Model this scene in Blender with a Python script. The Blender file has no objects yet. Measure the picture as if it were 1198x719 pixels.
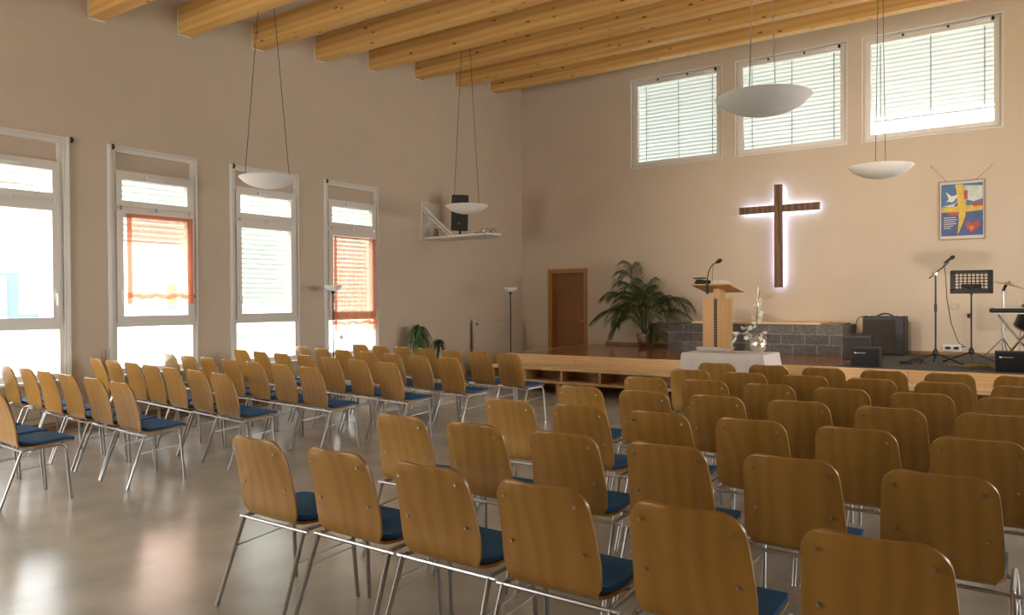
import bpy, bmesh, math, random
from mathutils import Vector, Matrix
random.seed(7)
PI = math.pi
S = bpy.context.scene
COL = S.collection

# ------------------------------------------------------------------ camera
LENS_PX = 894.0
cam_d = bpy.data.cameras.new('camera'); cam = bpy.data.objects.new('camera', cam_d); COL.objects.link(cam)
cam_d.sensor_width = 36; cam_d.lens = 36 * LENS_PX / 1198; cam_d.clip_start = 0.05; cam_d.clip_end = 300
# rows: world axes x, y, z written in camera coordinates (right, down, forward)
RX = Vector((0.818720, 0.000711, -0.574193)); RY = Vector((0.574164, -0.011172, 0.818664)); RZ = RX.cross(RY)
if RZ.y > 0: RZ = -RZ
RZ.normalize()
M = Matrix(((RX.x, -RX.y, -RX.z), (RY.x, -RY.y, -RY.z), (RZ.x, -RZ.y, -RZ.z)))
cam.matrix_world = Matrix.Translation((0, 0, 1.5)) @ M.to_4x4()
S.camera = cam

# ------------------------------------------------------------------ light and exposure
SKY = 9.0
FILL_W = 480
S.view_settings.view_transform = 'Standard'; S.view_settings.look = 'None'
S.view_settings.gamma = 1; S.view_settings.use_curve_mapping = False
S.view_settings.exposure = 1.05
w = bpy.data.worlds.new('sky'); S.world = w; w.use_nodes = True
nt = w.node_tree; nt.nodes.clear()
wo = nt.nodes.new('ShaderNodeOutputWorld'); bg = nt.nodes.new('ShaderNodeBackground')
tc = nt.nodes.new('ShaderNodeTexCoord'); sp = nt.nodes.new('ShaderNodeSeparateXYZ'); rmp = nt.nodes.new('ShaderNodeValToRGB')
nt.links.new(tc.outputs['Generated'], sp.inputs[0]); nt.links.new(sp.outputs['Z'], rmp.inputs[0])
rmp.color_ramp.elements[0].position = 0.0; rmp.color_ramp.elements[0].color = (1.0, 0.96, 0.90, 1)
rmp.color_ramp.elements[1].position = 0.9; rmp.color_ramp.elements[1].color = (0.80, 0.90, 1.0, 1)
nt.links.new(rmp.outputs[0], bg.inputs[0]); bg.inputs[1].default_value = SKY
nt.links.new(bg.outputs[0], wo.inputs[0])

def portal(loc, size_x, size_y, normal):
    """sky portal in a window opening (emits nothing by itself)"""
    l = bpy.data.lights.new('window_portal', 'AREA'); l.shape = 'RECTANGLE'; l.size = size_x; l.size_y = size_y
    l.cycles.is_portal = True
    o = bpy.data.objects.new('window_portal', l); COL.objects.link(o)
    o.location = loc; o.rotation_euler = Vector(normal).to_track_quat('-Z', 'Z').to_euler()

# ------------------------------------------------------------------ room numbers
XL, YF, XR, YB = -9.53, 14.0, 4.2, -3.2
SZ = 0.58                                   # stage height
def ceil_z(y): return 5.42 + 0.108 * (y - 5.6)

# ------------------------------------------------------------------ materials
def mat(name, col, rough=0.5, metal=0.0, var=0.0, vscale=8, bump=0.0, bscale=60, spec=0.5, coat=0.0, stretch=None):
    m = bpy.data.materials.new(name); m.use_nodes = True; n = m.node_tree; b = n.nodes['Principled BSDF']
    b.inputs['Base Color'].default_value = (*col, 1); b.inputs['Roughness'].default_value = rough
    b.inputs['Metallic'].default_value = metal; b.inputs['Specular IOR Level'].default_value = spec
    b.inputs['Coat Weight'].default_value = coat
    t = n.nodes.new('ShaderNodeTexCoord'); mp = n.nodes.new('ShaderNodeMapping'); n.links.new(t.outputs['Object'], mp.inputs[0])
    if stretch: mp.inputs['Scale'].default_value = stretch
    if var:
        no = n.nodes.new('ShaderNodeTexNoise'); no.inputs['Scale'].default_value = vscale; no.inputs['Detail'].default_value = 5
        n.links.new(mp.outputs[0], no.inputs[0])
        r = n.nodes.new('ShaderNodeValToRGB'); n.links.new(no.outputs[0], r.inputs[0])
        r.color_ramp.elements[0].position = .3; r.color_ramp.elements[1].position = .7
        r.color_ramp.elements[0].color = (*[max(0, c * (1 - var)) for c in col], 1)
        r.color_ramp.elements[1].color = (*[min(1, c * (1 + var)) for c in col], 1)
        n.links.new(r.outputs[0], b.inputs['Base Color'])
    if bump:
        no2 = n.nodes.new('ShaderNodeTexNoise'); no2.inputs['Scale'].default_value = bscale; no2.inputs['Detail'].default_value = 4
        n.links.new(mp.outputs[0], no2.inputs[0])
        bu = n.nodes.new('ShaderNodeBump'); bu.inputs['Strength'].default_value = bump; bu.inputs['Distance'].default_value = 0.01
        n.links.new(no2.outputs[0], bu.inputs['Height']); n.links.new(bu.outputs[0], b.inputs['Normal'])
    return m

def wood(name, light, dark, rough=0.4, scale=(1, 1, 1), wave=6.0, dist=4.0, knots=False, rnd=True, spec=0.5, axis='X', coat=0.0):
    """grain along the local axis with the smallest scale"""
    m = bpy.data.materials.new(name); m.use_nodes = True; n = m.node_tree; b = n.nodes['Principled BSDF']
    b.inputs['Roughness'].default_value = rough; b.inputs['Specular IOR Level'].default_value = spec
    t = n.nodes.new('ShaderNodeTexCoord'); mp = n.nodes.new('ShaderNodeMapping'); mp.inputs['Scale'].default_value = scale
    if rnd:
        oi = n.nodes.new('ShaderNodeObjectInfo'); vm = n.nodes.new('ShaderNodeVectorMath'); vm.operation = 'ADD'
        mu = n.nodes.new('ShaderNodeMath'); mu.operation = 'MULTIPLY'; mu.inputs[1].default_value = 37
        n.links.new(oi.outputs['Random'], mu.inputs[0])
        cx = n.nodes.new('ShaderNodeCombineXYZ'); [n.links.new(mu.outputs[0], cx.inputs[k]) for k in range(3)]
        n.links.new(t.outputs['Object'], vm.inputs[0]); n.links.new(cx.outputs[0], vm.inputs[1]); n.links.new(vm.outputs[0], mp.inputs[0])
    else:
        n.links.new(t.outputs['Object'], mp.inputs[0])
    wv = n.nodes.new('ShaderNodeTexWave'); wv.bands_direction = axis; wv.inputs['Scale'].default_value = wave
    wv.inputs['Distortion'].default_value = dist; wv.inputs['Detail'].default_value = 3; wv.inputs['Detail Scale'].default_value = 1.2
    n.links.new(mp.outputs[0], wv.inputs[0])
    no = n.nodes.new('ShaderNodeTexNoise'); no.inputs['Scale'].default_value = 3; no.inputs['Detail'].default_value = 6
    n.links.new(mp.outputs[0], no.inputs[0])
    mx = n.nodes.new('ShaderNodeMix'); mx.data_type = 'FLOAT'; mx.inputs[0].default_value = .6
    n.links.new(wv.outputs[1], mx.inputs[2]); n.links.new(no.outputs[0], mx.inputs[3])
    r = n.nodes.new('ShaderNodeValToRGB'); n.links.new(mx.outputs[0], r.inputs[0])
    r.color_ramp.elements[0].position = .25; r.color_ramp.elements[0].color = (*dark, 1)
    r.color_ramp.elements[1].position = .75; r.color_ramp.elements[1].color = (*light, 1)
    out = r.outputs[0]
    if knots:
        mp2 = n.nodes.new('ShaderNodeMapping'); mp2.inputs['Scale'].default_value = (1.1, 3.0, 3.0)
        n.links.new(mp.inputs[0].links[0].from_socket, mp2.inputs[0])
        vo = n.nodes.new('ShaderNodeTexVoronoi'); vo.inputs['Scale'].default_value = 2.6
        n.links.new(mp2.outputs[0], vo.inputs[0])
        r2 = n.nodes.new('ShaderNodeValToRGB'); n.links.new(vo.outputs['Distance'], r2.inputs[0])
        r2.color_ramp.elements[0].position = .07; r2.color_ramp.elements[0].color = (.12, .045, .01, 1)
        r2.color_ramp.elements[1].position = .15; r2.color_ramp.elements[1].color = (1, 1, 1, 1)
        m2 = n.nodes.new('ShaderNodeMix'); m2.data_type = 'RGBA'; m2.blend_type = 'MULTIPLY'; m2.inputs[0].default_value = .9
        n.links.new(out, m2.inputs[6]); n.links.new(r2.outputs[0], m2.inputs[7]); out = m2.outputs[2]
    n.links.new(out, b.inputs['Base Color'])
    b.inputs['Coat Weight'].default_value = coat; b.inputs['Coat Roughness'].default_value = .3
    return m

def sheer(name, col, trans=0.6):
    m = bpy.data.materials.new(name); m.use_nodes = True; n = m.node_tree; n.nodes.clear()
    o = n.nodes.new('ShaderNodeOutputMaterial'); mx = n.nodes.new('ShaderNodeMixShader'); mx.inputs[0].default_value = trans
    d = n.nodes.new('ShaderNodeBsdfTranslucent'); d.inputs[0].default_value = (*col, 1)
    d2 = n.nodes.new('ShaderNodeBsdfDiffuse'); d2.inputs[0].default_value = (*col, 1)
    ms = n.nodes.new('ShaderNodeMixShader'); ms.inputs[0].default_value = .5
    t = n.nodes.new('ShaderNodeBsdfTransparent'); t.inputs[0].default_value = (.92, .74, .65, 1)
    n.links.new(d.outputs[0], ms.inputs[1]); n.links.new(d2.outputs[0], ms.inputs[2])
    n.links.new(ms.outputs[0], mx.inputs[1]); n.links.new(t.outputs[0], mx.inputs[2]); n.links.new(mx.outputs[0], o.inputs[0])
    return m

def glass(name, refl=0.06, tint=(1, 1, 1)):
    m = bpy.data.materials.new(name); m.use_nodes = True; n = m.node_tree; n.nodes.clear()
    o = n.nodes.new('ShaderNodeOutputMaterial'); mx = n.nodes.new('ShaderNodeMixShader'); mx.inputs[0].default_value = refl
    t = n.nodes.new('ShaderNodeBsdfTransparent'); t.inputs[0].default_value = (*tint, 1)
    g = n.nodes.new('ShaderNodeBsdfGlossy'); g.inputs['Roughness'].default_value = 0.02
    n.links.new(t.outputs[0], mx.inputs[1]); n.links.new(g.outputs[0], mx.inputs[2]); n.links.new(mx.outputs[0], o.inputs[0])
    return m

def slatmat(name, col, trans=.35):
    m = bpy.data.materials.new(name); m.use_nodes = True; n = m.node_tree; n.nodes.clear()
    o = n.nodes.new('ShaderNodeOutputMaterial'); mx = n.nodes.new('ShaderNodeMixShader'); mx.inputs[0].default_value = trans
    d = n.nodes.new('ShaderNodeBsdfDiffuse'); d.inputs[0].default_value = (*col, 1)
    t = n.nodes.new('ShaderNodeBsdfTranslucent'); t.inputs[0].default_value = (*col, 1)
    n.links.new(d.outputs[0], mx.inputs[1]); n.links.new(t.outputs[0], mx.inputs[2]); n.links.new(mx.outputs[0], o.inputs[0])
    return m

def emit(name, col, s):
    m = bpy.data.materials.new(name); m.use_nodes = True; n = m.node_tree; n.nodes.clear()
    o = n.nodes.new('ShaderNodeOutputMaterial'); e = n.nodes.new('ShaderNodeEmission'); e.inputs[0].default_value = (*col, 1); e.inputs[1].default_value = s
    n.links.new(e.outputs[0], o.inputs[0]); return m

def brickmat(name):
    m = bpy.data.materials.new(name); m.use_nodes = True; n = m.node_tree; b = n.nodes['Principled BSDF']; b.inputs['Roughness'].default_value = .85
    t = n.nodes.new('ShaderNodeTexCoord'); mp = n.nodes.new('ShaderNodeMapping')
    # x along the front, z up -> brick uses x and y: swizzle with combine
    sx = n.nodes.new('ShaderNodeSeparateXYZ'); cx = n.nodes.new('ShaderNodeCombineXYZ'); ad = n.nodes.new('ShaderNodeMath'); ad.operation = 'ADD'
    n.links.new(t.outputs['Object'], sx.inputs[0]); n.links.new(sx.outputs[0], ad.inputs[0]); n.links.new(sx.outputs[1], ad.inputs[1])
    n.links.new(ad.outputs[0], cx.inputs[0]); n.links.new(sx.outputs[2], cx.inputs[1]); n.links.new(cx.outputs[0], mp.inputs[0])
    br = n.nodes.new('ShaderNodeTexBrick'); br.inputs['Scale'].default_value = 1; br.inputs['Brick Width'].default_value = .38
    br.inputs['Row Height'].default_value = .165; br.inputs['Mortar Size'].default_value = .007
    br.inputs['Color1'].default_value = (.105, .098, .095, 1); br.inputs['Color2'].default_value = (.165, .155, .148, 1)
    br.inputs['Mortar'].default_value = (.24, .22, .20, 1)
    n.links.new(mp.outputs[0], br.inputs[0])
    no = n.nodes.new('ShaderNodeTexNoise'); no.inputs['Scale'].default_value = 30; no.inputs['Detail'].default_value = 6; n.links.new(t.outputs['Object'], no.inputs[0])
    mx = n.nodes.new('ShaderNodeMix'); mx.data_type = 'RGBA'; mx.blend_type = 'OVERLAY'; mx.inputs[0].default_value = .7
    n.links.new(br.outputs[0], mx.inputs[6]); n.links.new(no.outputs[0], mx.inputs[7]); n.links.new(mx.outputs[2], b.inputs['Base Color'])
    bu = n.nodes.new('ShaderNodeBump'); bu.inputs['Strength'].default_value = .8; bu.inputs['Distance'].default_value = .02
    n.links.new(no.outputs[0], bu.inputs['Height']); n.links.new(bu.outputs[0], b.inputs['Normal'])
    return m

M_wall = mat('warm_plaster', (.60, .50, .385), .85, var=.03, vscale=1.2, bump=.25, bscale=90)
M_ceiling = mat('ceiling_board', (.62, .54, .44), .9, var=.04, vscale=2)
M_white = mat('white_frame_paint', (.70, .66, .60), .35)
M_trimw = mat('cord_white', (.78, .76, .72), .4)
M_glass = glass('window_glass')
M_beam = wood('spruce_beam', (.80, .49, .16), (.66, .36, .10), .5, (.25, 4, 4), .8, 6, knots=True, axis='Z')
M_chair = wood('beech_plywood', (.43, .220, .040), (.35, .172, .028), .36, (2.2, 1, .55), 1.6, 9, spec=.5, coat=.32)
M_beech = wood('beech_board', (.78, .54, .28), (.68, .44, .20), .35, (.5, 6, 6), 1.2, 4, axis='Z')
M_beechv = wood('beech_board_upright', (.62, .39, .17), (.53, .31, .12), .4, (8, 8, .5), 1.2, 3)
M_deck = wood('stage_parquet', (.36, .155, .05), (.24, .095, .028), .16, (.6, 6, 1), 1.5, 3, axis='Y')
M_door = wood('door_veneer', (.33, .145, .040), (.24, .10, .026), .45, (9, 9, .6), 1.4, 3)
M_doorf = wood('door_frame_wood', (.46, .225, .065), (.36, .165, .045), .45, (8, 8, .6), 1.4, 3)
M_base = wood('baseboard_wood', (.30, .16, .06), (.22, .11, .04), .5, (.5, 6, 6), 1.2, 3)
M_chrome = mat('chrome_tube', (.43, .42, .41), .32, 1.0)
M_screw = mat('steel_screw', (.50, .47, .42), .35, 1.0)
M_blue = mat('blue_upholstery', (.026, .105, .25), .85, var=.18, vscale=120, bump=.3, bscale=300, spec=.3)
M_blueback = mat('navy_upholstery_edge', (.030, .018, .030), .85)
M_bowl = mat('matt_white_bowl', (.84, .80, .74), .55)
M_wire = mat('thin_steel_wire', (.09, .075, .06), .5, .3)
M_black = mat('black_plastic', (.012, .012, .013), .45)
M_blackm = mat('black_steel', (.010, .010, .011), .35, .2)
M_grille = mat('speaker_grille', (.030, .026, .024), .7, bump=.5, bscale=250)
M_brown = mat('dark_brown_grille_cloth', (.045, .034, .028), .8, bump=.5, bscale=200)
M_silver = mat('silver_glaze', (.80, .78, .76), .24, 1.0)
M_soil = mat('potting_soil', (.03, .02, .012), .95, bump=.6)
M_leaf = mat('palm_leaf', (.045, .068, .014), .45, var=.35, vscale=6)
M_leaf2 = mat('spider_leaf', (.045, .105, .022), .45, var=.35, vscale=8)
M_carpet = mat('grey_carpet', (.085, .078, .070), .95, var=.15, vscale=40, bump=.3, bscale=200)
M_brick = brickmat('dark_split_stone')
M_cloth = mat('ivory_linen', (.62, .57, .53), .85, var=.03, vscale=60, bump=.15, bscale=200)
M_cross = wood('weathered_timber', (.20, .115, .065), (.10, .055, .032), .8, (3, 3, .8), 1, 6)
M_led = emit('blue_white_led', (.50, .60, 1.0), 11)
M_lampshade = mat('opal_lamp_glass', (.82, .82, .82), .3)
M_paper = mat('white_paper', (.62, .58, .50), .8)
M_flower = mat('white_petal', (.80, .76, .66), .6)
M_green = mat('green_stem', (.08, .14, .03), .6)
M_brass = mat('worn_brass', (.42, .30, .14), .3, .9)
M_cyan = slatmat('pale_blind_slat', (.60, .65, .64), .085)
M_slatL = slatmat('pale_green_slat', (.68, .73, .68), .12)
M_curtain = sheer('orange_sheer', (.80, .36, .22), .62)
M_curtainD = sheer('orange_gather', (.88, .52, .38), .55)
M_lawn = mat('bleached_lawn', (.50, .50, .42), .95, var=.1, vscale=6)
M_facade = mat('white_render', (.40, .40, .40), .9)
M_facadeb = mat('pale_blue_render', (.070, .105, .145), .9)
M_box = mat('shutter_box_paint', (.56, .46, .36), .7)
M_leafy = mat('leafy_pane', (.05, .10, .06), .3)
M_pale = mat('pale_pane', (.12, .15, .18), .3)
M_clear = glass('clear_crystal', .35, (.93, .93, .93))

# floor
M_floor = mat('polished_linoleum', (.450, .425, .375), .22, var=.16, vscale=2.2, bump=.10, bscale=14, spec=.55)
_n = M_floor.node_tree; _b = _n.nodes['Principled BSDF']
_b.inputs['Coat Weight'].default_value = .55; _b.inputs['Coat Roughness'].default_value = .20
_no = _n.nodes.new('ShaderNodeTexNoise'); _no.inputs['Scale'].default_value = 5; _no.inputs['Detail'].default_value = 6
_mr = _n.nodes.new('ShaderNodeMapRange'); _mr.inputs[3].default_value = .17; _mr.inputs[4].default_value = .30
_n.links.new(_no.outputs[0], _mr.inputs[0]); _n.links.new(_mr.outputs[0], _b.inputs['Roughness'])

# ------------------------------------------------------------------ mesh helpers
def bx(bm, x0, x1, y0, y1, z0, z1):
    v = [bm.verts.new((x, y, z)) for x in (x0, x1) for y in (y0, y1) for z in (z0, z1)]
    for f in ((0, 1, 3, 2), (4, 6, 7, 5), (0, 4, 5, 1), (2, 3, 7, 6), (0, 2, 6, 4), (1, 5, 7, 3)):
        bm.faces.new([v[i] for i in f])
    return v

def prism(bm, pts, axis_vec):
    """extrude a closed 3D polygon along a vector"""
    a = [bm.verts.new(p) for p in pts]; b = [bm.verts.new(Vector(p) + Vector(axis_vec)) for p in pts]
    bm.faces.new(a[::-1]); bm.faces.new(b); k = len(pts)
    for i in range(k): bm.faces.new((a[i], a[(i + 1) % k], b[(i + 1) % k], b[i]))

def tube(bm, pts, r, seg=8, cap=True):
    pts = [Vector(p) for p in pts]; rr = r if isinstance(r, (list, tuple)) else [r] * len(pts)
    rings = []; up = None
    for i, p in enumerate(pts):
        d = (pts[min(i + 1, len(pts) - 1)] - pts[max(i - 1, 0)]).normalized()
        if up is None:
            up = d.orthogonal().normalized()
        else:
            up = (up - d * up.dot(d)).normalized()
        s = d.cross(up)
        rings.append([bm.verts.new(p + (up * math.cos(a) + s * math.sin(a)) * rr[i]) for a in [2 * PI * k / seg for k in range(seg)]])
    for i in range(len(rings) - 1):
        for k in range(seg):
            bm.faces.new((rings[i][k], rings[i][(k + 1) % seg], rings[i + 1][(k + 1) % seg], rings[i + 1][k]))
    if cap: bm.faces.new(rings[0][::-1]); bm.faces.new(rings[-1])

def lathe(bm, prof, seg=24, c=(0, 0, 0), sx=1, sy=1, cap=True):
    rings = []
    for r, z in prof:
        rings.append([bm.verts.new((c[0] + sx * r * math.cos(2 * PI * k / seg), c[1] + sy * r * math.sin(2 * PI * k / seg), c[2] + z)) for k in range(seg)])
    for i in range(len(rings) - 1):
        for k in range(seg):
            bm.faces.new((rings[i][k], rings[i][(k + 1) % seg], rings[i + 1][(k + 1) % seg], rings[i + 1][k]))
    if cap:
        bm.faces.new(rings[0][::-1]); bm.faces.new(rings[-1])

def bez(p0, p1, p2, n=8):
    p0, p1, p2 = Vector(p0), Vector(p1), Vector(p2)
    return [p0 * (1 - t) ** 2 + p1 * 2 * t * (1 - t) + p2 * t * t for t in [i / n for i in range(n + 1)]]

def obj(name, bm, m, parent=None, smooth=False, bevel=0, loc=None, kind=None):
    if bevel:
        bmesh.ops.bevel(bm, geom=list(bm.edges), offset=bevel, segments=2, affect='EDGES', profile=.5)
    bmesh.ops.recalc_face_normals(bm, faces=bm.faces)
    me = bpy.data.meshes.new(name); bm.to_mesh(me); bm.free()
    me.materials.append(m)
    if smooth:
        for p in me.polygons: p.use_smooth = True
        me.set_sharp_from_angle(angle=math.radians(40))
    o = bpy.data.objects.new(name, me); COL.objects.link(o)
    if parent: o.parent = parent
    if loc: o.location = loc
    if kind: o['kind'] = kind
    return o

def B(): return bmesh.new()
def boxobj(name, dims, m, parent=None, bevel=0, kind=None):
    bm = B(); bx(bm, *dims); return obj(name, bm, m, parent, bevel=bevel, kind=kind)
def tubeobj(name, pts, r, m, parent=None, seg=8):
    bm = B(); tube(bm, pts, r, seg); return obj(name, bm, m, parent, smooth=True)
def latheobj(name, prof, m, parent=None, seg=24, c=(0, 0, 0), **k):
    bm = B(); lathe(bm, prof, seg, c, **k); return obj(name, bm, m, parent, smooth=True)

def tag(o, label=None, cat=None, group=None, kind=None):
    if label: o['label'] = label
    if cat: o['category'] = cat
    if group: o['group'] = group
    if kind: o['kind'] = kind
    return o
def thing(name, label, cat, loc=(0, 0, 0), rz=0, group=None, kind=None):
    o = bpy.data.objects.new(name, None); COL.objects.link(o); o.empty_display_size = .1
    o.location = loc; o.rotation_euler = (0, 0, rz)
    return tag(o, label, cat, group, kind)
def copy_tree(src, children, parent=None):
    """children: dict name -> list of children, built once"""
    o = src.copy(); COL.objects.link(o); o.parent = parent
    for ch in children.get(src.name, []): copy_tree(ch, children, o)
    return o
def child_map():
    d = {}
    for o in S.objects:
        if o.parent: d.setdefault(o.parent.name, []).append(o)
    return d

# ------------------------------------------------------------------ walls
def wall_with_holes(bm, axis, p0, p1, a0, a1, top, holes, bottom=-.3):
    """axis 'x': slab between x=p0..p1 running along y a0..a1; 'y': the same the other way. top(a) gives the height. holes: (a0,a1,z0,z1)"""
    cuts = sorted({a0, a1} | {h[0] for h in holes} | {h[1] for h in holes})
    cuts = [c for c in cuts if a0 <= c <= a1]
    def blk(u0, u1, z0, z1a, z1b):
        pts = [(u0, z0), (u1, z0), (u1, z1b), (u0, z1a)]
        if axis == 'x': prism(bm, [(p0, u, z) for u, z in pts], (p1 - p0, 0, 0))
        else: prism(bm, [(u, p0, z) for u, z in pts], (0, p1 - p0, 0))
    for u0, u1 in zip(cuts, cuts[1:]):
        hs = sorted([h for h in holes if h[0] <= u0 + 1e-6 and h[1] >= u1 - 1e-6], key=lambda h: h[2])
        z = bottom
        for h in hs:
            blk(u0, u1, z, h[2], h[2]); z = h[3]
        blk(u0, u1, z, top(u0), top(u1))

LW = [(-2.17 - .0, -1.05), (-.45, .67), (1.25, 2.39), (3.22, 4.36), (4.94, 6.07), (6.66, 7.80), (8.38, 9.52)]
WZ0, WZ1 = .62, 3.43
bm = B(); wall_with_holes(bm, 'x', XL - .32, XL, YB - .3, YF + .3, lambda y: ceil_z(y) + .2, [(a, b, WZ0, WZ1) for a, b in LW])
obj('wall_left', bm, M_wall, kind='structure')
FW = [(-6.87, -5.00), (-4.74, -2.81), (-2.57, -.57)]
FZ0, FZ1 = 4.13, 5.885
DOOR = (-8.80, -7.95)
bm = B(); wall_with_holes(bm, 'y', YF, YF + .32, XL - .3, XR + .3, lambda x: ceil_z(YF) + .2,
                          [(a, b, FZ0, FZ1) for a, b in FW] + [(.15, 2.0, FZ0, FZ1), (DOOR[0], DOOR[1], -.3, 2.10)])
obj('wall_far', bm, M_wall, kind='structure')
ADDED_RWIN = [(6.0, 8.0), (9.5, 11.5)]  # unseen openings, added so the far wall gets more light
bm = B(); wall_with_holes(bm, 'x', XR, XR + .3, YB - .3, YF + .3, lambda y: ceil_z(y) + .2, [(a, b, 1.2, 2.9) for a, b in ADDED_RWIN])
obj('wall_right', bm, M_wall, kind='structure')
BWIN = [(-8.5, -6.0)]
bm = B(); wall_with_holes(bm, 'y', YB - .3, YB, XL - .3, XR + .3, lambda x: ceil_z(YB) + .2, [(a, b, .9, 2.9) for a, b in BWIN])
obj('wall_back', bm, M_wall, kind='structure')
boxobj('floor', (XL - .3, XR + .3, YB - .3, YF + .3, -.3, 0), M_floor, kind='structure')
bm = B(); prism(bm, [(XL - .3, YB - .3, ceil_z(YB - .3)), (XL - .3, YF + 1.5, ceil_z(YF + 1.5)), (XL - .3, YF + 1.5, ceil_z(YF + 1.5) + .3), (XL - .3, YB - .3, ceil_z(YB - .3) + .3)], (XR - XL + .6, 0, 0))  # runs past the far wall as an unseen eave, added to shade the blinds
obj('ceiling', bm, M_ceiling, kind='structure')

for a, b in LW: portal((XL - .34, (a + b) / 2, (WZ0 + WZ1) / 2), b - a, WZ1 - WZ0, (1, 0, 0))
for a, b in FW + [(.15, 2.0)]: portal(((a + b) / 2, YF + .34, (FZ0 + FZ1) / 2), b - a, FZ1 - FZ0, (0, -1, 0))
for a, b in ADDED_RWIN: portal((XR + .32, (a + b) / 2, 2.05), b - a, 1.7, (-1, 0, 0))
for a, b in BWIN: portal(((a + b) / 2, YB - .32, 1.9), b - a, 2.0, (0, 1, 0))

# added spotlights out of view, put in to brighten the far wall
def fill_spot(x, y, tx, tz, label):
    z = ceil_z(y) - .62; t = thing('added_fill_spot', label, 'spotlight', (x, y, z)); d = Vector((tx - x, YF - y, tz - z)).normalized()
    tubeobj('can', [-d * .12, d * .10], .07, M_blackm, t, 20); tubeobj('mount', [(0, 0, .05), (0, 0, .62)], .012, M_blackm, t, 8)
    l = bpy.data.lights.new('fill_light', 'SPOT'); l.energy = FILL_W; l.color = (1.0, .86, .70); l.spot_size = math.radians(46); l.spot_blend = 1.0; l.shadow_soft_size = .12
    o = bpy.data.objects.new('fill_light', l); COL.objects.link(o); o.parent = t; o.location = d * .13; o.rotation_euler = d.to_track_quat('-Z', 'Y').to_euler()
fill_spot(-5.2, 3.2, -3.2, 2.4, 'added off-view spotlight brightening the far wall by the cross'); fill_spot(-2.2, 3.2, -1.6, 2.6, 'added off-view spotlight brightening the far wall by the framed poster')
# roof beams
k = 0
NAMES = []
ys = [4.68 + 1.166 * i for i in range(-6, 8)]
for i, y in enumerate(ys):
    zt = ceil_z(y); zb = zt - .36
    bm = B(); prism(bm, [(XL + .004, y, zb), (XL + .004, y + .18, zb), (XL + .004, y + .18, zt + .02), (XL + .004, y, zt - .0)], (XR - XL - .008, 0, 0))
    o = obj('roof_beam', bm, M_beam)
    n = len(ys) - 1 - i
    ordn = ['nearest to the far wall', 'second from the far wall', 'third from the far wall', 'fourth from the far wall', 'fifth from the far wall',
            'sixth from the far wall', 'seventh from the far wall', 'eighth from the far wall', 'ninth from the far wall', 'tenth from the far wall',
            'eleventh from the far wall', 'twelfth from the far wall', 'thirteenth from the far wall', 'fourteenth from the far wall'][n]
    tag(o, 'knotty golden timber roof beam, ' + ordn, 'beam', 'timber beams under the sloping ceiling')
    bm = B(); bx(bm, XL, XL + .012, y - .012, y, zb - .012, zt); bx(bm, XL, XL + .012, y - .012, y + .19, zb - .014, zb)
    obj('beam_seal', bm, M_trimw, o)

# baseboards
boxobj('baseboard_left', (XL, XL + .02, YB, YF, 0, .10), M_base, kind='structure')
boxobj('baseboard_far', (-7.46, XR, YF - .02, YF, SZ, SZ + .055), M_base, kind='structure')

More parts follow.
